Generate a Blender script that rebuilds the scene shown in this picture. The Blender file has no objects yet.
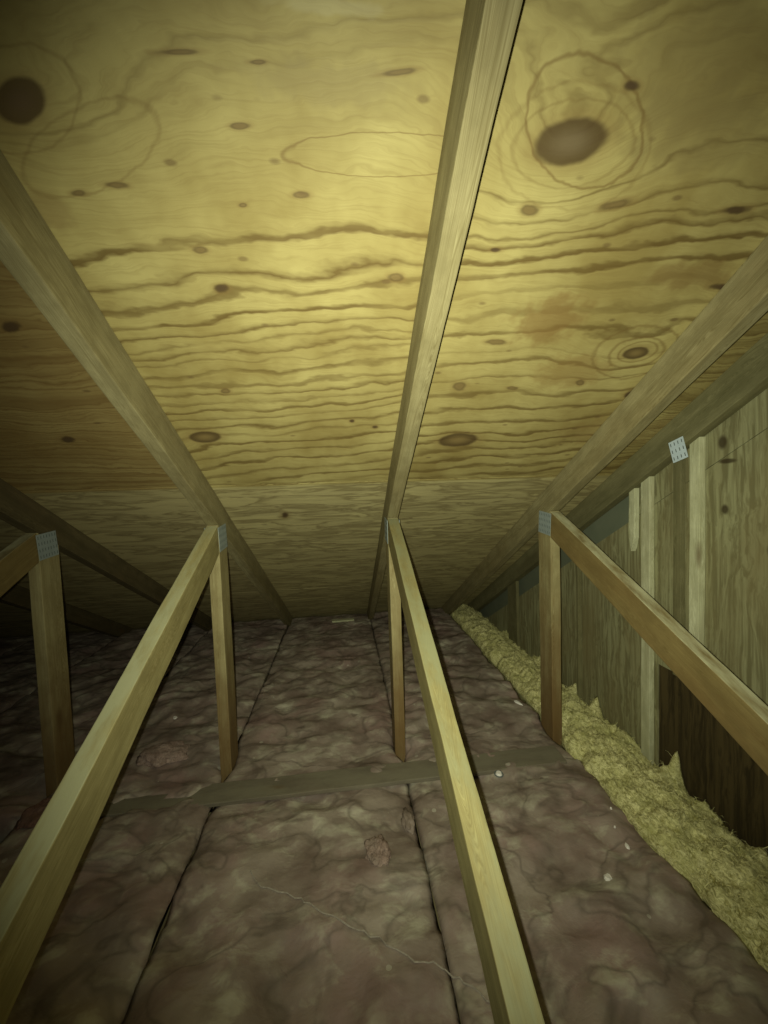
import bpy, bmesh, math, random
from mathutils import Vector, Matrix, noise
random.seed(7)
SC = bpy.context.scene
COL = SC.collection
# ---------------------------------------------------------------- dimensions (metres); z = 0 is the ceiling board under the joists
CZ = 1.09                                   # eye height
ROOF_M = 0.58336; RA = math.atan(ROOF_M)    # 7/12 roof
RAFTER0 = CZ + 0.69516                      # rafter underside height at y = 0
W = 0.089; T = 0.038
KM = math.sqrt(1 + ROOF_M**2)
DECK0 = RAFTER0 + W * KM                    # deck underside at y = 0
DG = 0.49945; DA = math.atan(DG); DIAG0 = CZ - 0.758
NODE_Y = 1.342
S = 0.6096
TX = {1: 0.7926, 0: 0.1764, -1: -0.4463, -2: -1.0124, -3: -1.63, -4: -2.24}
INS = CZ - 0.955                            # insulation surface
GX = 0.988                                  # inner face of the gable truss
WX = 1.028                                  # inner face of gable siding

# ---------------------------------------------------------------- node helpers
class NT:
    def __init__(s, name):
        s.m = bpy.data.materials.new(name); s.m.use_nodes = True
        s.t = s.m.node_tree; s.n = s.t.nodes; s.l = s.t.links
        s.b = s.n['Principled BSDF']
    def node(s, typ, **kw):
        n = s.n.new(typ)
        for k, v in kw.items(): setattr(n, k, v)
        return n
    def put(s, sock, v):
        if isinstance(v, bpy.types.NodeSocket): s.l.new(v, sock)
        elif v is not None: sock.default_value = v
    def math(s, op, a, b=None, c=None, clamp=False):
        n = s.node('ShaderNodeMath', operation=op, use_clamp=clamp)
        for i, v in enumerate((a, b, c)):
            if v is not None: s.put(n.inputs[i], v)
        return n.outputs[0]
    def vmath(s, op, a, b=None):
        n = s.node('ShaderNodeVectorMath', operation=op)
        s.put(n.inputs[0], a)
        if b is not None: s.put(n.inputs[1], b)
        return n.outputs['Value'] if op in ('LENGTH', 'DISTANCE', 'DOT_PRODUCT') else n.outputs[0]
    def noise(s, vec, scale, detail=3, rough=.5, dist=0, dim='3D'):
        n = s.node('ShaderNodeTexNoise', noise_dimensions=dim)
        if dim == '1D': s.put(n.inputs['W'], vec)
        else: s.put(n.inputs['Vector'], vec)
        n.inputs['Scale'].default_value = scale; n.inputs['Detail'].default_value = detail
        n.inputs['Roughness'].default_value = rough; n.inputs['Distortion'].default_value = dist
        return n.outputs[0]
    def ramp(s, fac, stops, interp='LINEAR'):
        n = s.node('ShaderNodeValToRGB'); s.put(n.inputs[0], fac); cr = n.color_ramp; cr.interpolation = interp
        while len(cr.elements) < len(stops): cr.elements.new(0.5)
        for e, (p, c) in zip(cr.elements, stops):
            e.position = p; e.color = (c, c, c, 1) if isinstance(c, (int, float)) else (*c, 1)
        return n.outputs[0]
    def mix(s, fac, a, b, blend='MIX'):
        n = s.node('ShaderNodeMix', data_type='RGBA', blend_type=blend)
        s.put(n.inputs[0], fac)
        for sock, v in ((n.inputs[6], a), (n.inputs[7], b)):
            s.put(sock, (*v, 1) if isinstance(v, tuple) and len(v) == 3 else v)
        return n.outputs[2]
    def mapr(s, v, a, b, c=0, d=1):
        n = s.node('ShaderNodeMapRange', interpolation_type='SMOOTHSTEP'); s.put(n.inputs[0], v)
        for i, x in enumerate((a, b, c, d)): n.inputs[i+1].default_value = x
        return n.outputs[0]
    def curve(s, v, pts):
        n = s.node('ShaderNodeFloatCurve'); s.put(n.inputs['Value'], v)
        c = n.mapping.curves[0]
        while len(c.points) < len(pts): c.points.new(.5, .5)
        for p, (x, y) in zip(c.points, pts):
            p.location = (x, y); p.handle_type = 'AUTO_CLAMPED'
        n.mapping.update(); return n.outputs[0]
    def coords(s, scale=(1, 1, 1), rand=True):
        tc = s.node('ShaderNodeTexCoord').outputs['Object']
        v = s.vmath('MULTIPLY', tc, scale)
        if rand:
            r = s.node('ShaderNodeObjectInfo').outputs['Random']
            c = s.node('ShaderNodeCombineXYZ')
            s.put(c.inputs[0], s.math('MULTIPLY', r, 37.0)); s.put(c.inputs[1], s.math('MULTIPLY', r, 91.0)); s.put(c.inputs[2], s.math('MULTIPLY', r, 53.0))
            v = s.vmath('ADD', v, c.outputs[0])
        return v
    def finish(s, col, rough=.75, bump=None, bstr=.3, bdist=.002, spec=.3, metal=0):
        s.put(s.b.inputs['Base Color'], (*col, 1) if isinstance(col, tuple) else col)
        s.put(s.b.inputs['Roughness'], rough); s.b.inputs['Specular IOR Level'].default_value = spec
        s.b.inputs['Metallic'].default_value = metal
        if bump is not None:
            n = s.node('ShaderNodeBump'); n.inputs['Strength'].default_value = bstr; n.inputs['Distance'].default_value = bdist
            s.put(n.inputs['Height'], bump); s.l.new(n.outputs[0], s.b.inputs['Normal'])
        return s.m

# ---------------------------------------------------------------- materials
def lumber(name, light, dark, stain=(.20, .10, .03), stain_amt=.5, dusty=(.50, .49, .30), foot=None):  # dusty: paler tint standing in for light on upward faces
    """sawn softwood, grain along local Y"""
    t = NT(name)
    v = t.coords((1, .035, 1)); v2 = t.coords((1, .25, 1))
    warp = t.noise(v, 14, 2, .5)
    lines = t.noise(t.vmath('ADD', t.vmath('MULTIPLY', v, (1, 1, 1)), warp), 210, 2, .6)
    broad = t.noise(v, 30, 3, .5)
    g = t.math('ADD', t.math('MULTIPLY', lines, .6), t.math('MULTIPLY', broad, .4))
    c = t.mix(t.ramp(g, [(.36, 0), (.62, 1)]), dark, light)
    st = t.ramp(t.noise(v2, 7, 4, .6), [(.48, 0), (.72, 1)])
    c = t.mix(t.math('MULTIPLY', st, stain_amt), c, stain)
    bl = t.ramp(t.noise(t.coords((1, .5, 1)), 22, 4, .65), [(.42, 0), (.60, 1)])
    c = t.mix(t.math('MULTIPLY', bl, .38), c, tuple(q*.8 for q in dark))
    if foot:   # damp stain rising from the foot
        so = t.node('ShaderNodeSeparateXYZ'); t.put(so.inputs[0], t.node('ShaderNodeTexCoord').outputs['Object'])
        h = t.math('ADD', so.outputs[1], t.math('MULTIPLY', t.noise(v2, 20, 3, .6), .5))
        c = t.mix(t.math('MULTIPLY', t.math('SUBTRACT', 1, t.mapr(h, .45, .95)), .7), c, foot)
    kn = t.node('ShaderNodeTexVoronoi'); t.put(kn.inputs['Vector'], t.coords((1, .35, 1))); kn.inputs['Scale'].default_value = 5
    k = t.ramp(kn.outputs['Distance'], [(.03, 1), (.09, 0)])
    c = t.mix(t.math('MULTIPLY', k, .7), c, (.12, .07, .025))
    # upward faces tinted paler in patches: lit tops put into the colour
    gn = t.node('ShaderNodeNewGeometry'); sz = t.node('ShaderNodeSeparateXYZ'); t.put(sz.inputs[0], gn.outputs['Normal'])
    lit_top = t.math('MULTIPLY', t.mapr(sz.outputs[2], .45, .75), t.ramp(t.noise(t.coords((1, .3, 1)), 20, 4, .65), [(.38, .08), (.60, .85)]))
    c = t.mix(lit_top, c, dusty)
    return t.finish(c, .72, g, .35, .0012)
M = {}
M['rafter'] = lumber('rafter_lumber', (.32, .28, .14), (.16, .13, .052), (.17, .12, .04), .45)
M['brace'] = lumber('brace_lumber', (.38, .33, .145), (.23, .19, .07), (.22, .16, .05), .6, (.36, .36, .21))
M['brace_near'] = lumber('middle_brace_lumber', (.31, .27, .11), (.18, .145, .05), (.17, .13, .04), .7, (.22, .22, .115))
M['brace_brown'] = lumber('brown_brace_lumber', (.24, .18, .065), (.15, .105, .033), (.16, .085, .025), .55)
M['post'] = lumber('post_lumber', (.40, .35, .17), (.22, .17, .065), (.17, .09, .022), .6, foot=(.13, .062, .016))
M['rafter_shaded'] = lumber('shaded_rafter_lumber', (.14, .11, .05), (.07, .055, .022), (.08, .05, .02), .5)  # far-left rafters: fall-off of the flash put into a darker lumber colour
M['gable'] = lumber('gable_lumber', (.66, .66, .42), (.38, .37, .20), (.20, .16, .07), .6)
M['gable_dark'] = lumber('weathered_lumber', (.22, .20, .095), (.12, .11, .045), (.10, .085, .035), .6)
M['runner'] = lumber('dusty_runner', (.20, .175, .12), (.13, .11, .075), (.17, .13, .09), .8, (.20, .18, .12))

def deck_material():
    t = NT('plywood_deck')
    tc = t.node('ShaderNodeTexCoord').outputs['Object']
    sx = t.node('ShaderNodeSeparateXYZ'); t.put(sx.inputs[0], tc); u, v = sx.outputs[0], sx.outputs[1]
    def P(x, y):
        c = t.node('ShaderNodeCombineXYZ'); t.put(c.inputs[0], x); t.put(c.inputs[1], y); return c.outputs[0]
    uv = P(u, v)
    def gdist(cu, cv, ru, rv, ang=0, wob=0):
        """elliptical distance from a knot"""
        a = math.radians(ang); ca, sa = math.cos(a), math.sin(a)
        du = t.math('SUBTRACT', u, cu); dv = t.math('SUBTRACT', v, cv)
        x = t.math('ADD', t.math('MULTIPLY', du, ca/ru), t.math('MULTIPLY', dv, sa/ru))
        y = t.math('SUBTRACT', t.math('MULTIPLY', dv, ca/rv), t.math('MULTIPLY', du, sa/rv))
        d = t.vmath('LENGTH', P(x, y))
        if wob: d = t.math('ADD', d, t.math('MULTIPLY', wobn, wob))
        return d
    wobn = t.math('SUBTRACT', t.noise(uv, 28, 2, .6), .5)
    n1 = t.math('SUBTRACT', t.noise(P(t.math('MULTIPLY', u, 1.6), t.math('MULTIPLY', v, 3.2)), 1.6, 2, .5), .5)
    n2 = t.math('SUBTRACT', t.noise(P(t.math('MULTIPLY', u, 5), t.math('MULTIPLY', v, 12)), 2.0, 3, .55), .5)
    n3 = t.math('SUBTRACT', t.noise(P(t.math('MULTIPLY', u, 22), t.math('MULTIPLY', v, 60)), 1.5, 2, .5), .5)
    w = t.math('ADD', t.math('MULTIPLY', n1, .10), t.math('MULTIPLY', n2, .040))
    w = t.math('ADD', w, t.math('MULTIPLY', n3, .004))
    # grain swings round the large knots
    for cu, cv, ru, rv, amp in BUMPS:
        d = gdist(cu, cv, ru, rv)
        e = t.math('POWER', 2.718, t.math('MULTIPLY', t.math('MULTIPLY', d, d), -1.0))
        w = t.math('ADD', w, t.math('MULTIPLY', e, amp))
    F = t.math('ADD', v, w)
    x = t.math('DIVIDE', t.math('SUBTRACT', F, .3), 1.3, clamp=True)
    def prof(lines, tilt):
        pts = [(0, .0)]
        for vv, wd, dk in lines:
            c = (vv - .3)/1.3; wd = wd/1.3
            pts += [(c-wd*1.2, .03), (c-wd*.35, dk*.75), (c+wd*.25, dk), (c+wd*.48, .03)]
        pts.append((1, 0))
        pts.sort(); out = [pts[0]]
        for p in pts[1:]:
            if p[0] > out[-1][0] + .0008: out.append(p)
        F2 = t.math('DIVIDE', t.math('ADD', t.math('SUBTRACT', F, .3), t.math('MULTIPLY', u, tilt)), 1.3, clamp=True)
        return t.curve(F2, out)
    A = prof(LEFT_LINES, .11); B = prof(RIGHT_LINES, .10)
    sel = t.mapr(u, .165, .19)
    D = t.math('ADD', t.math('MULTIPLY', A, t.math('SUBTRACT', 1, sel)), t.math('MULTIPLY', B, sel))
    # everywhere else: plain rotary-cut grain
    def generic(freq, off):
        g = t.noise(t.math('ADD', t.math('MULTIPLY', F, freq), off), 1.0, 1, .5, dim='1D')
        return t.ramp(g, [(.42, 0), (.56, .9), (.60, .2), (.64, 0)])
    G = generic(26, 3.3); G2 = generic(60, 8.0)
    other = t.math('MAXIMUM', G, t.math('MULTIPLY', G2, .7))
    out = t.math('MAXIMUM', t.mapr(v, 1.46, 1.50), t.math('SUBTRACT', 1, t.mapr(u, -.47, -.44)))
    out = t.math('MAXIMUM', out, t.mapr(u, .80, .82))
    D = t.math('ADD', t.math('MULTIPLY', D, t.math('SUBTRACT', 1, out)), t.math('MULTIPLY', other, out))
    # bands fade in and out along their length
    fade = t.noise(P(t.math('MULTIPLY', u, 3), t.math('MULTIPLY', v, 14)), 2.2, 2, .6)
    D = t.math('MULTIPLY', D, t.ramp(fade, [(.28, .45), (.52, 1)]))
    fine = t.noise(P(t.math('MULTIPLY', u, 5), t.math('MULTIPLY', F, 110)), 1.8, 3, .6)
    mott = t.noise(uv, 4.5, 4, .6)
    base = t.mix(t.ramp(mott, [(.35, 0), (.7, 1)]), (.27, .21, .068), (.44, .375, .145))
    base = t.mix(t.math('MULTIPLY', t.ramp(fine, [(.45, 0), (.7, 1)]), .30), base, (.20, .14, .045))
    base = t.mix(t.math('MULTIPLY', D, .94), base, (.115, .072, .018))
    # warmer, browner sheet past the left rafter and on the far right
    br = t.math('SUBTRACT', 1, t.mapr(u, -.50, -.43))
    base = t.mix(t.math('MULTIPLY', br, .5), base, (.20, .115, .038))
    pale = t.mapr(v, 1.505, 1.515)
    base = t.mix(t.math('MULTIPLY', pale, .55), base, (.56, .50, .25))
    burl = t.noise(P(t.math('MULTIPLY', u, 2.4), t.math('MULTIPLY', v, 13)), 1.5, 4, .58, .8)
    base = t.mix(t.math('MULTIPLY', t.math('MULTIPLY', t.ramp(burl, [(.44, 0), (.5, 1), (.60, .1)]), pale), .6), base, (.12, .085, .03))
    # stains
    for cu, cv, ru, rv, amt, col in STAINS:
        d = gdist(cu, cv, ru, rv, 0, 1.5)
        base = t.mix(t.math('MULTIPLY', t.math('SUBTRACT', 1, t.mapr(d, .5, 1.15)), amt), base, col)
    # latewood loops drawn by a knot below the veneer
    for cu, cv, ru, rv, ang, wd, amt in LOOPS:
        d = gdist(cu, cv, ru, rv, ang, .22)
        r = t.math('SUBTRACT', 1, t.mapr(t.math('ABSOLUTE', t.math('SUBTRACT', d, 1)), 0, wd))
        base = t.mix(t.math('MULTIPLY', r, amt), base, (.15, .092, .026))
    for cu, cv, ru, rv, ang, core in KNOTS:
        big = ru > .03
        d = gdist(cu, cv, ru, rv, ang, .22 if big else 1.1)
        halo = t.math('SUBTRACT', 1, t.mapr(d, .9, 1.6))
        body = t.math('SUBTRACT', 1, t.mapr(d, .80 if big else .5, 1.06))
        inner = t.math('SUBTRACT', 1, t.mapr(d, .08 if big else .3, .82 if big else .8))
        base = t.mix(t.math('MULTIPLY', halo, .30), base, (.20, .125, .04))
        base = t.mix(t.math('MULTIPLY', body, .85 if big else .72), base, (.062, .036, .013))
        base = t.mix(t.math('MULTIPLY', inner, .9 if core != KT or big else .75), base, core)
    # pitch flecks
    vor = t.node('ShaderNodeTexVoronoi'); t.put(vor.inputs['Vector'], P(t.math('MULTIPLY', u, 9), t.math('MULTIPLY', v, 19))); vor.inputs['Scale'].default_value = 1
    fl = t.ramp(vor.outputs['Distance'], [(.05, 1), (.10, 0)])
    base = t.mix(t.math('MULTIPLY', fl, .55), base, (.11, .065, .025))
    return t.finish(base, .62, t.math('ADD', t.math('MULTIPLY', D, -.6), t.math('MULTIPLY', fine, .4)), .35, .0015, .35)

KB = (.075, .046, .02); KT = (.20, .14, .05); KG = (.15, .11, .055); KD = (.11, .072, .034)
# knots, stains and latewood lines of the plywood, in sheet coordinates (metres across, metres down the slope)
KNOTS=[(-0.3707,0.6096,0.0376,0.018,-24.0526,KD),(0.3431,0.6119,0.0553,0.028,-5.4471,KG),(-0.3642,1.2483,0.0451,0.0251,-6.4484,KT),(0.3503,1.2828,0.0641,0.0343,-1.5231,KT),(-0.1143,0.6182,0.0156,0.0038,-4.0973,KT),(-0.2164,0.7724,0.0142,0.0062,-2.1163,KT),(-0.2017,0.8351,0.0162,0.0089,-9.9785,KB),(-0.1684,0.5585,0.0273,0.003,-3.724,KT),(-0.0793,0.5609,0.0118,0.0024,-3.9992,KT),(0.0907,0.5591,0.0247,0.0034,-8.4692,KT),(0.3168,0.6951,0.0172,0.0081,4.5434,KT),(0.4561,0.6827,0.0272,0.0079,-13.2161,KT),(0.3961,0.5538,0.0144,0.006,5.242,KB),(0.3439,0.9418,0.0299,0.0077,0.7736,KT),(0.7014,0.9683,0.0339,0.0182,2.1114,KT),(0.2978,1.0691,0.0217,0.0157,20.2316,KT),(-0.7111,1.2506,0.0251,0.0144,-22.8242,KB),(-0.304,0.6894,0.0186,0.0048,-0.4589,KT),(-0.3596,0.7011,0.0128,0.0046,-8.4195,KT),(-0.1321,0.7065,0.0076,0.0038,-8.1325,KT),(-0.0455,0.6903,0.0135,0.005,-3.8863,KT),(0.1121,0.8072,0.0166,0.009,0.3391,KT),(0.7716,0.8092,0.0297,0.0079,2.8817,KB),(0.6742,0.6809,0.0282,0.0075,-2.3512,KB),(-0.5028,0.9991,0.0252,0.0141,4.4057,KB),(-0.6029,0.9191,0.0249,0.0124,-22.7493,KB),(0.2811,0.7561,0.0128,0.0049,1.2286,KB),(0.4381,1.0763,0.0164,0.0067,5.0731,KT),(0.6131,1.0604,0.0157,0.0088,22.2194,KT),(-0.2648,1.0818,0.0141,0.0092,-12.5877,KT),(0.0332,1.192,0.0082,0.008,30.6209,KB),(0.0969,1.2178,0.0113,0.0084,7.0416,KB),(-0.2238,1.7236,0.0256,0.0188,-77.1773,KB),(0.7815,1.1034,0.0222,0.0157,14.1902,KB)]
STAINS=[(0.4448,0.8918,0.0848,0.0599,0.6,(.19,.11,.032)),(0.5744,1.0249,0.1112,0.0597,0.45,(.21,.125,.035)),(0.6843,0.7879,0.0948,0.0305,0.5,(.17,.10,.03)),(0.0048,0.5723,0.1123,0.0229,0.4,(.23,.18,.075)),(0.4848,0.5434,0.1257,0.0757,0.35,(.20,.155,.06)),(-0.4113,0.724,0.0419,0.0254,0.4,(.21,.14,.05)),(0.0076,0.5151,0.0665,0.0068,0.22,(.50,.47,.30)),(0.5264,0.5894,0.1224,0.0583,0.35,(.19,.145,.055)),(0.8513,1.249,0.2063,0.085,0.35,(.21,.135,.045))]
LOOPS=[(0.0797,0.6386,0.1402,0.0241,-2.678,0.05,0.6),(0.3565,0.5969,0.1011,0.0568,22.8404,0.05,0.6),(0.3484,0.6161,0.0899,0.0477,-0.1824,0.06,0.3),(0.3559,0.6234,0.1165,0.0683,8.6386,0.05,0.25),(-0.3179,0.654,0.1093,0.0366,-22.2021,0.07,0.3),(-0.3717,0.6113,0.0836,0.0398,-23.8014,0.06,0.3),(0.7018,0.9691,0.0663,0.0434,6.1953,0.12,0.5),(0.7027,0.9709,0.1084,0.0718,12.054,0.08,0.45),(0.7045,0.9657,0.0456,0.0287,0.0551,0.12,0.5)]
BUMPS=[(0.3429,0.6113,0.135,0.0801,-0.1),(-0.3705,0.6092,0.129,0.0853,-0.08),(-0.3643,1.2481,0.1176,0.0651,0.025),(0.3501,1.2824,0.1906,0.084,0.03),(0.7014,0.9682,0.1556,0.1061,-0.05),(-0.2017,0.8351,0.0436,0.0175,0.012)]
LEFT_LINES=[(0.5303, 0.0057, 0.5), (0.5488, 0.0107, 0.25), (0.6086, 0.0172, 0.15), (0.7444, 0.0132, 0.95), (0.793, 0.0117, 1), (0.8244, 0.0109, 0.9), (0.8665, 0.0101, 1), (0.9045, 0.011, 0.95), (0.9294, 0.007, 0.6), (0.9485, 0.0073, 0.8), (0.971, 0.0077, 0.6), (1.0028, 0.0082, 0.9), (1.0339, 0.0088, 0.7), (1.0609, 0.0092, 0.9), (1.0862, 0.0097, 0.6), (1.1161, 0.0103, 0.9), (1.1478, 0.0109, 0.7), (1.1892, 0.0117, 0.9), (1.2254, 0.0104, 0.6), (1.2685, 0.0134, 0.9), (1.31, 0.0119, 0.8), (1.3493, 0.0127, 0.9), (1.3966, 0.0136, 0.7), (1.4415, 0.0116, 0.9), (1.4834, 0.0123, 0.6)]
RIGHT_LINES=[(0.5111, 0.0084, 0.5), (0.5292, 0.0075, 0.5), (0.553, 0.0132, 0.25), (0.6722, 0.0063, 0.8), (0.7166, 0.0101, 0.7), (0.7483, 0.0079, 0.8), (0.7661, 0.01, 0.95), (0.7955, 0.0108, 1), (0.8312, 0.0118, 0.95), (0.8662, 0.0086, 0.4), (0.9115, 0.012, 0.5), (0.9489, 0.013, 0.85), (0.9954, 0.0086, 0.4), (1.0343, 0.0125, 0.8), (1.0867, 0.0103, 0.7), (1.1488, 0.0155, 0.8), (1.1973, 0.0127, 0.9), (1.2503, 0.0138, 0.9), (1.3032, 0.0126, 0.9), (1.3448, 0.0134, 0.9), (1.3834, 0.0142, 0.8), (1.4244, 0.0151, 0.9), (1.468, 0.0161, 0.8), (1.5144, 0.0137, 0.9)]

M['deck'] = deck_material()

def siding(name, a, b, c_):
    t = NT(name)
    tc = t.node('ShaderNodeTexCoord').outputs['Object']
    v = t.vmath('MULTIPLY', tc, (1, 1, .07)); v2 = t.vmath('MULTIPLY', tc, (1, 1, .35))
    wv = t.noise(v2, 9, 3, .6, .6)
    g = t.noise(t.vmath('ADD', t.vmath('MULTIPLY', tc, (1, 1, .05)), t.vmath('MULTIPLY', wv, (.06, .06, .06))), 75, 3, .6)
    col = t.mix(t.ramp(g, [(.40, 0), (.60, 1)]), b, a)
    col = t.mix(t.math('MULTIPLY', t.ramp(t.noise(v2, 5, 4, .65), [(.45, 0), (.7, 1)]), .75), col, c_)
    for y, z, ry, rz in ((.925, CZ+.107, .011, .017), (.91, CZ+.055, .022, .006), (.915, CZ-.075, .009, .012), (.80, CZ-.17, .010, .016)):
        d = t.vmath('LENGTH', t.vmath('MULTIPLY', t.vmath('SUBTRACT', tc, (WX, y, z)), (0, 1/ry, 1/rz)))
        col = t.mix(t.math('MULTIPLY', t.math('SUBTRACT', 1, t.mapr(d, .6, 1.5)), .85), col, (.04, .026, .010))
    return t.finish(col, .85, g, .5, .002, .2)
M['siding'] = siding('gable_siding', (.30, .29, .15), (.17, .155, .072), (.20, .165, .072))
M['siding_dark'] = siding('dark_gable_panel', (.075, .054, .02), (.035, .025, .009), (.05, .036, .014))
t = NT('grey_gable_sheet'); M['grey'] = t.finish(t.mix(t.noise(t.coords(), 12, 3), (.12, .14, .085), (.18, .19, .12)), .9)
t = NT('bright_galvanised_plate')
M['metal_bright'] = t.finish(t.mix(t.noise(t.coords(), 60, 3), (.50, .60, .62), (.70, .80, .84)), .5, None, spec=.5, metal=.1)
t = NT('galvanised_plate')
M['metal'] = t.finish(t.mix(t.noise(t.coords(), 60, 3), (.24, .29, .27), (.38, .44, .43)), .5, None, spec=.5, metal=.15)
t = NT('plate_slot'); M['slot'] = t.finish((.13, .15, .14), .9)
t = NT('ceiling_board'); M['floor'] = t.finish(t.mix(t.noise(t.coords(), 8, 3), (.12, .11, .09), (.18, .16, .13)), .9)
t = NT('plain_framing'); M['plain'] = t.finish(t.mix(t.noise(t.coords((1, .1, 1)), 40, 3), (.16, .13, .06), (.24, .2, .1)), .9)

def kraft():
    t = NT('dusty_kraft_facing')
    tc = t.node('ShaderNodeNewGeometry').outputs['Position']
    n = t.noise(tc, 6, 4, .55, .2); n2 = t.noise(t.vmath('MULTIPLY', tc, (1, 1.5, 1)), 13, 4, .62, .3); n3 = t.noise(t.vmath('ADD', tc, (5, 3, 1)), 4.2, 4, .6)
    cr = t.noise(t.vmath('MULTIPLY', tc, (1, 1.6, 1)), 4.5, 3, .5, .6)
    c = t.mix(t.ramp(n, [(.35, 0), (.68, 1)]), (.185, .135, .105), (.36, .30, .235))
    c = t.mix(t.math('MULTIPLY', t.ramp(n3, [(.5, 0), (.66, 1)]), .6), c, (.31, .20, .175))
    dust = t.math('MULTIPLY', t.ramp(n2, [(.50, 0), (.66, 1)]), t.ramp(n, [(.4, .15), (.6, 1)]))
    c = t.mix(t.math('MULTIPLY', dust, .75), c, (.52, .49, .36))
    vo = t.node('ShaderNodeTexVoronoi'); t.put(vo.inputs['Vector'], tc); vo.inputs['Scale'].default_value = 17
    sc_ = t.node('ShaderNodeSeparateColor'); t.put(sc_.inputs[0], vo.outputs['Color'])
    rad = t.math('MULTIPLY', t.math('SUBTRACT', sc_.outputs[0], .62, clamp=True), .42)
    fleck = t.math('MULTIPLY', t.math('LESS_THAN', t.math('ADD', vo.outputs['Distance'], t.math('MULTIPLY', n2, .02)), rad), .8)
    c = t.mix(fleck, c, (.46, .42, .33))
    crease = t.ramp(cr, [(.46, 0), (.5, 1), (.54, 0)])
    c = t.mix(t.math('MULTIPLY', crease, .5), c, (.09, .07, .05))
    return t.finish(c, t.math('ADD', .5, t.math('MULTIPLY', n2, .35)), t.math('ADD', n2, t.math('MULTIPLY', cr, 2.0)), .5, .010, .4)
M['kraft'] = kraft()
def wool(name, a, b, c_):
    t = NT(name)
    tc = t.node('ShaderNodeNewGeometry').outputs['Position']
    n = t.noise(t.vmath('MULTIPLY', tc, (1.6, 1, 2)), 55, 5, .7, 1.5); n2 = t.noise(tc, 14, 4, .6)
    c = t.mix(t.ramp(n, [(.36, 0), (.62, 1)]), b, a)
    c = t.mix(t.math('MULTIPLY', t.ramp(n2, [(.45, 0), (.7, 1)]), .6), c, c_)
    return t.finish(c, .95, n, .9, .008, .1)
M['yellow'] = wool('yellow_glass_wool', (.95, .90, .45), (.30, .27, .08), (.50, .49, .17))
M['pink'] = wool('pink_glass_wool', (.46, .33, .27), (.24, .165, .13), (.34, .28, .22))
M['pinkdark'] = wool('dull_pink_glass_wool', (.33, .19, .145), (.18, .10, .08), (.22, .15, .12))
t = NT('scrap_white'); M['white'] = t.finish(t.mix(t.noise(t.coords(), 90, 2), (.70, .66, .58), (.88, .84, .76)), .7)
t = NT('cord_fibre'); M['cord'] = t.finish(t.mix(t.noise(t.coords(), 130, 2), (.20, .16, .12), (.50, .45, .36)), .8)

# ---------------------------------------------------------------- object helpers
def link(name, me, mat, parent=None, **props):
    o = bpy.data.objects.new(name, me); COL.objects.link(o)
    if mat: me.materials.append(mat)
    if parent: o.parent = parent
    for k, v in props.items(): o[k] = v
    return o
def thing(name, label, cat, loc=(0, 0, 0), group=None):
    o = bpy.data.objects.new(name, None); COL.objects.link(o); o.location = loc; o.empty_display_size = .05
    o['label'] = label; o['category'] = cat
    if group: o['group'] = group
    return o
def prism(name, poly, x0, x1, mat, parent=None, loc=(0, 0, 0), ang=0, bev=.0025, wane=0, seed=0, **props):
    """side profile poly [(local y, local z)] extruded from x0 to x1, turned by ang about X at loc"""
    bm = bmesh.new()
    a = [bm.verts.new((x0, y, z)) for y, z in poly]; b = [bm.verts.new((x1, y, z)) for y, z in poly]
    n = len(poly)
    bm.faces.new(a); bm.faces.new(b[::-1])
    for i in range(n): bm.faces.new((a[i], b[i], b[(i+1) % n], a[(i+1) % n]))
    if bev: bmesh.ops.bevel(bm, geom=bm.edges[:], offset=bev, segments=2, profile=.6, affect='EDGES')
    bmesh.ops.recalc_face_normals(bm, faces=bm.faces[:])
    if wane:
        ys = [p[0] for p in poly]; y0, y1 = min(ys), max(ys)
        k = int((y1-y0)/.03)
        for i in range(1, k):
            yy = y0 + (y1-y0)*i/k
            bmesh.ops.bisect_plane(bm, geom=bm.verts[:]+bm.edges[:]+bm.faces[:], plane_co=(0, yy, 0), plane_no=(0, 1, 0))
        xc = (x0+x1)/2
        for v in bm.verts:
            s = 1 if v.co.x > xc else -1
            q = noise.noise(Vector((seed*7.3+s*3, v.co.y*5, v.co.z*6)))*wane + noise.noise(Vector((seed, v.co.y*22, v.co.z*30+s)))*wane*.35
            v.co.x += q*.8; v.co.z += noise.noise(Vector((seed+9, v.co.y*4, v.co.x*30)))*wane
    me = bpy.data.meshes.new(name); bm.to_mesh(me); bm.free()
    o = link(name, me, mat, parent, **props); o.location = loc; o.rotation_euler.x = ang
    return o
def box(name, lo, hi, mat, parent=None, bev=.002, **props):
    return prism(name, [(lo[1], lo[2]), (hi[1], lo[2]), (hi[1], hi[2]), (lo[1], hi[2])], lo[0], hi[0], mat, parent, bev=bev, **props)

# ---------------------------------------------------------------- ceiling: plywood roof deck in sheets
X0, X1 = -3.4, 1.06
deck = bpy.data.objects.new('ceiling', None); COL.objects.link(deck); deck['kind'] = 'structure'
deck.location = (0, 0, DECK0); deck.rotation_euler.x = -RA
seams = [-.9, .28, 1.499, 2.718, 3.55]
for a, b in zip(seams[:-1], seams[1:]):
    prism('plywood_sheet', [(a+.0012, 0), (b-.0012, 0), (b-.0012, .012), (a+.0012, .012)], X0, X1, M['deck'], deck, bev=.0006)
box('wall_left', (X0-.012, -.85, 0), (X0, 3.05, .3), M['plain'], kind='structure', bev=0)
box('floor', (X0, -.85, -.02), (X1, 3.3, 0), M['floor'], kind='structure', bev=0)
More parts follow.
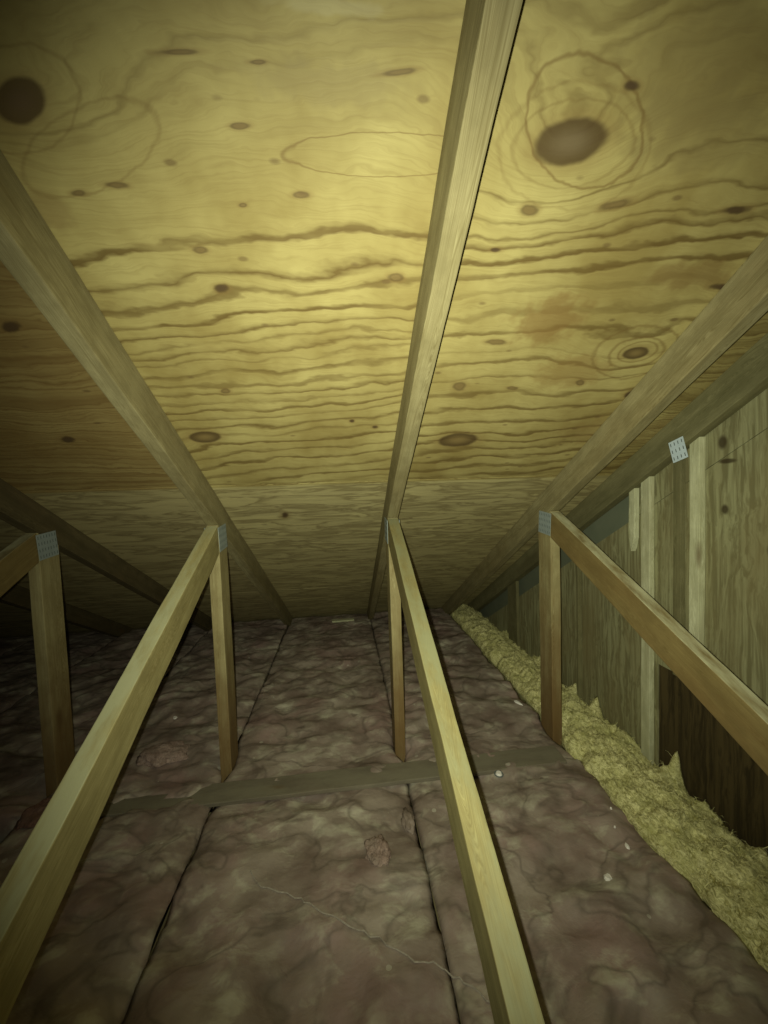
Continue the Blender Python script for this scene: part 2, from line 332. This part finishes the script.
# gable wall on the right: recessed grey sheet, siding below a raking top edge, dark panel low down
def wz(y): return CZ + .600 - ROOF_M*y
wall = bpy.data.objects.new('wall_right', None); COL.objects.link(wall); wall['kind'] = 'structure'
def deckz(y): return DECK0 - ROOF_M*y
prism('backing_sheet', [(-.8, 0), (3.05, 0), (3.05, .02), (3.02, max(.02, deckz(3.02))), (-.8, deckz(-.8))], WX+.030, WX+.040, M['grey'], wall, bev=0)
YD, ZD = 1.135, CZ-.60
prism('siding', [(3.03, 0), (2.86, wz(2.86)), (-.8, wz(-.8)), (-.8, ZD), (YD, ZD), (YD, 0)], WX, WX+.012, M['siding'], wall, bev=.001)
prism('siding', [(1.26, wz(1.26)+.004), (1.26, deckz(1.26)-.01), (-.8, deckz(-.8)-.01), (-.8, wz(-.8)+.004)], WX+.002, WX+.014, M['siding'], wall, bev=.001)
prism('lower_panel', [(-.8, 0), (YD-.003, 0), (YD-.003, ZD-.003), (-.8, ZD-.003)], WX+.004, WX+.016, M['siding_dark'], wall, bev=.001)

# ---------------------------------------------------------------- trusses
PL = {1: 'first roof truss from the gable wall, whose brown web slopes across the siding',
      0: 'middle roof truss, its pale web running down to the bottom right of centre',
      -1: 'roof truss left of centre, its pale web running down to the bottom left corner',
      -2: 'shadowy roof truss at the left edge with a grey nail plate on its post',
      -3: 'dark roof truss beyond the one at the left edge'}
def plate(parent, x, y, z, wy, hz, ang, sgn):
    p = prism('nail_plate', [(-wy/2, -hz/2), (wy/2, -hz/2), (wy/2, hz/2), (-wy/2, hz/2)], x, x+sgn*.0012, M['metal'], parent, (0, y, z), ang, bev=0)
    bm = bmesh.new()
    ny, nz = max(2, int(wy/.012)), max(2, int(hz/.02))
    for i in range(ny):
        for j in range(nz):
            cy = -wy/2+(i+.5)*wy/ny; cz = -hz/2+(j+.5)*hz/nz
            vs = [bm.verts.new((x+sgn*.0015, cy+a, cz+b)) for a, b in ((-.0015, -.005), (.0015, -.005), (.0015, .005), (-.0015, .005))]
            bm.faces.new(vs)
    me = bpy.data.meshes.new('tooth_slots'); bm.to_mesh(me); bm.free()
    link('tooth_slots', me, M['slot'], p)
    return p
def truss(i):
    x = TX[i]
    r = thing('roof_truss', PL[i], 'roof truss', (x, NODE_Y, 0), 'roof trusses')
    oy = -NODE_Y
    cr, sr = math.cos(RA), math.sin(RA)
    prism('rafter', [(-.9, 0), (3.05*KM-.0, 0), (3.05*KM, W), (-.9, W)], -T/2, T/2, M['rafter_shaded'] if i < -1 else M['rafter'], r, (0, oy, RAFTER0), -RA, wane=.0016, seed=i+10)
    cd, sd = math.cos(DA), math.sin(DA)
    l0 = -.45/cd
    l0b = ((.040 - DIAG0 - 0)/DG)/cd
    prism('diagonal_web', [(l0b, -W), ((NODE_Y-.001-W*sd)/cd, -W), ((NODE_Y-.001)/cd-.002, -.001), (l0b, 0)], -T/2, T/2,
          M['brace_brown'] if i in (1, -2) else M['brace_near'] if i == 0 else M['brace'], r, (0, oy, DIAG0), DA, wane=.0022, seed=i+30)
    # post along its own length (local y runs up)
    pz0 = .088
    a = RAFTER0-ROOF_M*NODE_Y-.001; b = RAFTER0-ROOF_M*(NODE_Y+W)-.001
    prism('post', [(pz0, 0), (pz0, -W), (b, -W), (a, 0)], -T/2, T/2, M['post'], r, (0, 0, 0), math.pi/2, wane=.0015, seed=i+50)
    box('ceiling_joist', (-T/2, oy-.8, 0.001), (T/2, 3.1+oy, .087), M['plain'], r)
    for s in (-1, 1):
        plate(r, s*(T/2+.0022), .035, CZ-.135, .085, .085, .1, s)
    return r
for i in (1, 0, -1, -2, -3): truss(i)

# gable truss standing against the siding
g = thing('gable_truss', 'pale weathered truss with upright studs set flat against the gable siding', 'gable truss', (GX, 1.1, 0))
prism('rafter', [(-.9, 0), (3.05*KM, 0), (3.05*KM, W), (-.9, W)], 0, T, M['gable_dark'], g, (0, -1.1, RAFTER0), -RA, wane=.002, seed=77)
box('ceiling_joist', (0, -1.9, .001), (T, 2.0, .087), M['plain'], g)
def gstud(y0, y1, zbot, mat, seed, x0=0, torn=False, label=None):
    top = lambda y: RAFTER0-ROOF_M*y-.001
    pts = [(zbot, -(y0-1.1)), (zbot, -(y1-1.1)), (top(y1), -(y1-1.1)), (top(y0), -(y0-1.1))]
    if torn:
        ym = (y0+y1)/2
        pts = [(zbot+.05, -(y0-1.1)), (zbot+.012, -(y0*.6+y1*.4-1.1)), (zbot, -(y0*.4+y1*.6-1.1)), (zbot+.03, -(y1*.8+y0*.2-1.1)), (zbot+.075, -(y1-1.1)), (top(y1), -(y1-1.1)), (top(y0), -(y0-1.1))]
    o = prism('stud', pts, x0, T, mat, g, (0, 0, 0), math.pi/2, bev=.0015, wane=.002, seed=seed)
    if label: o['label'] = label
gstud(1.145, 1.181, .089, M['gable'], 1, .020, label='pale stud')
gstud(1.209, 1.235, CZ-.235, M['gable'], 2, .020, True, label='short splintered stud piece')
gstud(1.032, 1.059, ZD, M['gable_dark'], 3, .024)
gstud(.968, .999, ZD, M['gable'], 4, .018)
gstud(1.531, 1.543, .089, M['gable_dark'], 6, .018)
gstud(2.13, 2.25, .089, M['gable_dark'], 7, .02)
p = plate(g, -.0035, 1.014-1.1, CZ+.098, .05, .064, -.28, -1); p['label'] = 'bluish galvanised plate'; p.data.materials[0] = M['metal_bright']

# ---------------------------------------------------------------- insulation
def fbm(x, y, z, o=4):
    s = 0; a = 1; f = 1
    for _ in range(o):
        s += a*noise.noise(Vector((x*f, y*f, z*f))); a *= .5; f *= 2.1
    return s
def grid_solid(name, nx, ny, top, bottom, mat, parent=None, **props):
    """closed slab: top(i/nx, j/ny)->Vector, bottom the same"""
    vs = []; fs = []
    for fn in (top, bottom):
        for j in range(ny+1):
            for i in range(nx+1): vs.append(tuple(fn(i/nx, j/ny)))
    N = (nx+1)*(ny+1)
    I = lambda i, j, k: k*N + j*(nx+1)+i
    for j in range(ny):
        for i in range(nx):
            fs.append((I(i, j, 0), I(i+1, j, 0), I(i+1, j+1, 0), I(i, j+1, 0)))
            fs.append((I(i, j, 1), I(i, j+1, 1), I(i+1, j+1, 1), I(i+1, j, 1)))
    for i in range(nx):
        fs.append((I(i, 0, 0), I(i, 0, 1), I(i+1, 0, 1), I(i+1, 0, 0)))
        fs.append((I(i, ny, 0), I(i+1, ny, 0), I(i+1, ny, 1), I(i, ny, 1)))
    for j in range(ny):
        fs.append((I(0, j, 0), I(0, j+1, 0), I(0, j+1, 1), I(0, j, 1)))
        fs.append((I(nx, j, 0), I(nx, j, 1), I(nx, j+1, 1), I(nx, j+1, 0)))
    me = bpy.data.meshes.new(name); me.from_pydata(vs, [], fs); me.validate()
    for p in me.polygons: p.use_smooth = True
    return link(name, me, mat, parent, **props)
def batt(xa, xb, ya, yb, label, seed, nx=46, cell=.013):
    def edge(x, y, sgn):
        # facing closes over the joist, but stands clear of the post and the sloping web
        d = .0003
        k = .020*math.exp(-((y-(NODE_Y+W/2))/.075)**4)
        if y < -.12: k = .021
        return x + sgn*(max(d, k) + .0008*noise.noise(Vector((x*9, y*8, seed))))
    ny = int((yb-ya)/cell)
    def top(s, q):
        y = ya+(yb-ya)*q
        a, b = edge(xa, y, 1), edge(xb, y, -1)
        x = a+(b-a)*s
        e = min(s, 1-s)*(b-a); f = min(q, 1-q)*(yb-ya)
        fall = .004*math.exp(-e/.006) + .011*math.exp(-e/.04) + .006*math.exp(-f/.008)
        h = .011*fbm(x*3, y*3, seed, 3) + .030*(1-abs(fbm(x*4.2, y*6, seed+4, 4))) + .0035*fbm(x*24, y*24, seed+8, 3) - .020
        z = INS + .004 + h - fall
        if 1.13 < y < 1.25 and x > -.9: z = min(z, INS-.003) if fbm(x*5, y*4, 77, 3) < .05 else min(z, INS+.018)
        z = min(z, DECK0-ROOF_M*y-.012)
        return Vector((x, y, max(z, .03)))
    def bot(s, q):
        y = ya+(yb-ya)*q; p = top(s, q)
        in_ = .0215
        xlo, xhi = xa+in_, xb-in_
        t_ = top(s, q)
        return Vector((xlo+(xhi-xlo)*s, y, .002 if min(s, 1-s) > 0 else .10))
    o = grid_solid('insulation_batt', nx, ny, top, bot, M['kraft'])
    o['label'] = label; o['category'] = 'insulation'; o['group'] = 'dusty paper-faced batts between the trusses'
    return o
YS = 1.222
bays = [(-3.39, -2.24, 'x'), (-2.24, -1.63, 'leftmost bay'), (-1.63, TX[-2], 'bay left of the left-edge post'), (TX[-2], TX[-1], 'bay left of the left pale web'),
        (TX[-1], TX[0], 'bay between the two pale webs'), (TX[0], TX[1], 'bay beside the yellow wool')]
for k, (a, b, nm) in enumerate(bays):
    if k > 2: batt(a, b, -.6, YS-.002, 'brown paper-faced batt, near half of ' + nm, k*3.1)
    batt(a, b, YS+.002, 3.02, ('brown paper-faced batt, far half of ' + nm) if k else 'dark brown batt farthest left, under the eave', k*3.1+50)

# yellow wool strip between the end truss and the gable siding
def yellow():
    rnd = random.Random(5)
    def zwall(y):
        z = CZ-.955
        for c, h, w_ in ((1.055, .105, .022), (1.435, .085, .026), (1.585, .065, .03), (1.25, .03, .06), (.80, .015, .05), (1.9, .03, .04), (2.3, .03, .06)):
            z += h*math.exp(-((y-c)/w_)**2)
        return z
    def xin(y):
        x = TX[1] - .012 + .016*fbm(0, y*5, 2, 3)
        if y > 1.45: x += .018
        x = max(x, TX[1]+.023) if (abs(y-1.387) < .075) else x
        return x
    def top(s, q):
        y = .05+2.93*q; a = xin(y); b = WX-.003
        st = ((1.104, 1.160), (.950, .992), (1.475, 1.515), (2.06, 2.15))
        if y < -.0: b = GX-.002
        x = a+(b-a)*s
        e = s*(b-a)
        z = CZ-.938+.022*math.sin(math.pi*min(1, s*1.1)) - .035*math.exp(-e/.008)
        k = max(0, (s-.62)/.38); z = z*(1-k*k)+zwall(y)*k*k
        amp = .022
        z += amp*fbm(x*16, y*16, 3, 4) + .010*fbm(x*60, y*60, 5, 2)
        x += .006*fbm(y*30, z*10, 8, 3)*math.sin(math.pi*s)
        return Vector((x, y, max(.03, min(z, DECK0-ROOF_M*y-.012))))
    def bot(s, q):
        y = .05+2.93*q
        return Vector((TX[1]+.023+(GX-.003-TX[1]-.023)*s, y, .002 if 0 < s < 1 else .10))
    o = grid_solid('insulation_batt', 40, 420, top, bot, M['yellow'])
    o['label'] = 'bright yellow fluffy insulation strip along the foot of the gable siding'; o['category'] = 'insulation'
    # loose fibres
    vs = []; fs = []
    for _ in range(5200):
        s, q = rnd.random(), rnd.random()**1.2
        p = top(s, q); a = rnd.random()*6.28; L = rnd.uniform(.008, .026); w_ = rnd.uniform(.0004, .0011)
        d = Vector((math.cos(a), math.sin(a), rnd.uniform(.1, .9))); n_ = Vector((-math.sin(a), math.cos(a), 0))
        b = len(vs); c = p+d*L*.5+Vector((0, 0, .002)); e = p+Vector((d.x, d.y, d.z*.6))*L
        vs += [tuple(p-n_*w_), tuple(p+n_*w_), tuple(c-n_*w_*.8), tuple(c+n_*w_*.8), tuple(e), tuple(p+Vector((0,0,w_))), tuple(c+Vector((0,0,w_)))]
        fs += [(b, b+1, b+3, b+2), (b+2, b+3, b+4), (b, b+5, b+6, b+2), (b+5, b+1, b+3, b+6)]
    me = bpy.data.meshes.new('loose_fibres'); me.from_pydata(vs, [], fs)
    f = link('loose_fibres', me, M['yellow'], o, kind='stuff')
yellow()

# runner board lying across the joists, sunk in the batts
r = prism('runner_board', [(-.87, 0), (.735, 0), (.735, .085), (-.87, .085)], -.007, .007, M['runner'], None, (0, 0, 0), 0, wane=.003, seed=4)
r.rotation_euler = (0, math.pi/2, -math.pi/2)
r.rotation_euler = Matrix(((0, 1, 0), (0, 0, 1), (1, 0, 0))).to_euler()
r.location = (0, 1.185, INS+.003)
r['label'] = 'flat dusty greenish board lying crosswise on the insulation before the posts'; r['category'] = 'board'

from mathutils.bvhtree import BVHTree
_v = []; _f = []
for o_ in list(bpy.data.objects):
    if o_.name.startswith('insulation_batt') and 'paper' in o_.get('label', ''):
        n0 = len(_v); _v += [tuple(v.co) for v in o_.data.vertices]; _f += [tuple(n0+i for i in p.vertices) for p in o_.data.polygons]
BVH = BVHTree.FromPolygons(_v, _f)
def surf(x, y):
    h = BVH.ray_cast(Vector((x, y, .6)), Vector((0, 0, -1)))
    return h[0].z if h[0] else INS
def lump(name, c, rad, mat, label, cat, seed, group=None, sub=4, amp=.35, freq=30):
    bm = bmesh.new(); bmesh.ops.create_icosphere(bm, subdivisions=sub, radius=1)
    for v in bm.verts:
        n_ = v.co.normalized()
        k = 1+amp*fbm(n_.x*1.7+seed, n_.y*1.7, n_.z*1.7, 4)
        v.co = Vector((n_.x*rad[0]*k, n_.y*rad[1]*k, max(0, n_.z*rad[2]*k+.004)))
    me = bpy.data.meshes.new(name); bm.to_mesh(me); bm.free()
    for p in me.polygons: p.use_smooth = True
    o = link(name, me, mat); o.location = (c[0], c[1], surf(c[0], c[1])-.002); o['label'] = label; o['category'] = cat
    if group: o['group'] = group
    return o
lump('insulation_tuft', (-.70, 1.44, INS+.012), (.085, .055, .028), M['pink'], 'torn pink insulation tuft behind the left pale web', 'insulation tuft', 1)
lump('insulation_tuft', (-.965, 1.22, INS+.014), (.05, .06, .03), M['pinkdark'], 'dull reddish insulation tuft between the left-edge post and the left pale web', 'insulation tuft', 2)
lump('insulation_tuft', (.055, .95, INS+.006), (.035, .045, .016), M['pink'], 'small pinkish insulation tuft between the pale webs', 'insulation tuft', 3)
lump('insulation_tuft', (.155, 1.06, INS+.002), (.018, .04, .014), M['kraft'], 'grey folded tuft beside the seam left of the middle web', 'insulation tuft', 5)

# small litter
def scrap(x, y, sx, sy, rot, label, seed):
    bm = bmesh.new(); rnd = random.Random(seed)
    n = 7; ring = []
    for k in range(n):
        a = k*6.283/n; r_ = 1+rnd.uniform(-.3, .3)
        ring.append((math.cos(a)*sx*r_, math.sin(a)*sy*r_))
    lo = [bm.verts.new((px, py, .0)) for px, py in ring]; hi = [bm.verts.new((px*.8, py*.8, .003+.003*rnd.random())) for px, py in ring]
    bm.faces.new(lo[::-1]); bm.faces.new(hi)
    for k in range(n): bm.faces.new((lo[k], lo[(k+1) % n], hi[(k+1) % n], hi[k]))
    me = bpy.data.meshes.new('paper_scrap'); bm.to_mesh(me); bm.free()
    o = link('paper_scrap', me, M['white']); o.location = (x, y, surf(x, y)+.001); o.rotation_euler.z = rot
    o['label'] = label; o['category'] = 'scrap'; return o
SCR = [scrap(.606, .814, .012, .008, .3, 'largest white crumb on the bare batt below the yellow wool', 1),
       scrap(.716, .888, .005, .008, .2, 'white crumb nearest the yellow wool edge in the right bay', 2),
       scrap(.717, .933, .003, .003, 0, 'tiny white crumb, lower of the two specks beside the yellow wool', 3),
       scrap(.747, .989, .003, .003, 0, 'tiny white crumb, upper of the two specks beside the yellow wool', 4),
       scrap(.735, 1.55, .007, .020, .5, 'long white sliver left of the foot of the end post', 5),
       scrap(-.764, 1.69, .009, .009, .5, 'pale crumb behind the left pale web', 6)]
# round cap with a rim
t_ = thing('round_cap', 'small pale round cap lying on the batt right of the middle web', 'cap', (.482, 1.17, max(surf(.482+a_, 1.17+b_) for a_ in (-.012, 0, .012) for b_ in (-.012, 0, .012))))
bm = bmesh.new(); bmesh.ops.create_cone(bm, cap_ends=True, segments=24, radius1=.011, radius2=.008, depth=.007)
me = bpy.data.meshes.new('cap_disc'); bm.to_mesh(me); bm.free(); o = link('disc', me, M['white'], t_); o.location.z = .0045
bm = bmesh.new()
for k in range(28):
    for q in range(8):
        a = k*6.2832/28; b = q*6.2832/8; bm.verts.new(((.0135+.002*math.cos(b))*math.cos(a), (.0135+.002*math.cos(b))*math.sin(a), .002+.002*math.sin(b)))
bm.verts.ensure_lookup_table()
for k in range(28):
    for q in range(8):
        bm.faces.new([bm.verts[i] for i in (k*8+q, ((k+1) % 28)*8+q, ((k+1) % 28)*8+(q+1) % 8, k*8+(q+1) % 8)])
me = bpy.data.meshes.new('rim'); bm.to_mesh(me); bm.free(); link('rim', me, M['slot'], t_)
# thin cord
pts = []
P0 = [(-.27, .945), (-.235, .905), (-.15, .875), (-.10, .84), (-.02, .79), (.04, .765), (.11, .71), (.16, .70), (.20, .675), (.245, .63), (.27, .60)]
for k in range(len(P0)-1):
    for q in range(4):
        f = q/4; x = P0[k][0]*(1-f)+P0[k+1][0]*f; y = P0[k][1]*(1-f)+P0[k+1][1]*f
        x += .003*math.sin(k*3+q*2); y += .003*math.cos(k*5+q*2.6); pts.append((x, y, surf(x, y)+.0022))
vs_ = []; fs_ = []
for i, p_ in enumerate(pts):
    d = (Vector(pts[min(i+1, len(pts)-1)])-Vector(pts[max(i-1, 0)])).normalized(); n_ = d.cross(Vector((0, 0, 1))).normalized(); u_ = n_.cross(d)
    for q in range(6):
        a_ = q*6.2832/6+i*.7*0; r_ = .0015+.0004*math.sin(i*2.1+q)
        vs_.append(tuple(Vector(p_)+n_*math.cos(a_)*r_+u_*math.sin(a_)*r_))
for i in range(len(pts)-1):
    for q in range(6): fs_.append((i*6+q, i*6+(q+1) % 6, i*6+6+(q+1) % 6, i*6+6+q))
me = bpy.data.meshes.new('cord'); me.from_pydata(vs_, [], fs_)
co = link('cord', me, M['cord'])
co['label'] = 'thin frayed cord trailing over the batt towards the foot of the middle web'; co['category'] = 'cord'
# pale strip at the eave
s_ = prism('wood_strip', [(-.115, 0), (.05, .002), (.05, .016), (-.115, .012)], -.02, .02, M['gable'], None, wane=.003, seed=12)
s_.rotation_euler.z = -math.pi/2; s_.location = (0, 2.80, INS+.010)
s_['label'] = 'short pale strip lying at the eave between the middle trusses'; s_['category'] = 'strip'

# ---------------------------------------------------------------- camera and the phone's lamp
yaw, pit, rol = 0.10777, -0.04926, -0.03439
cy, sy, cp, sp_ = math.cos(yaw), math.sin(yaw), math.cos(pit), math.sin(pit)
fw = Vector((sy*cp, cy*cp, sp_)); rt = Vector((cy, -sy, 0)); up = rt.cross(fw)
c, s = math.cos(rol), math.sin(rol)
rt2 = c*rt+s*up; up2 = c*up-s*rt
cam = bpy.data.cameras.new('camera'); co = bpy.data.objects.new('camera', cam); COL.objects.link(co)
m = Matrix((rt2, up2, -fw)).transposed().to_4x4(); m.translation = (0, 0, CZ); co.matrix_world = m
cam.sensor_fit = 'HORIZONTAL'; cam.sensor_width = 36; cam.lens = 36*377.277/768; cam.clip_start = .01
SC.camera = co
def aim(o, d):
    o.rotation_euler = Vector(d).to_track_quat('-Z', 'Y').to_euler()
L = bpy.data.lights.new('flash', 'SPOT'); L.energy = 71; L.color = (.97, 1.0, .78); L.shadow_soft_size = .004
L.spot_size = math.radians(129); L.spot_blend = 1.0
lo = bpy.data.objects.new('flash', L); COL.objects.link(lo); lo.location = (-.020, .0, CZ+.004)
aim(lo, (fw + up*.01 + rt*.11).normalized())
wd = bpy.data.worlds.new('world'); SC.world = wd; wd.use_nodes = True
wd.node_tree.nodes['Background'].inputs[0].default_value = (.5, .55, .42, 1); wd.node_tree.nodes['Background'].inputs[1].default_value = .02
vs = SC.view_settings; vs.view_transform = 'Standard'; vs.look = 'None'; vs.exposure = 0; vs.gamma = 1; vs.use_curve_mapping = False
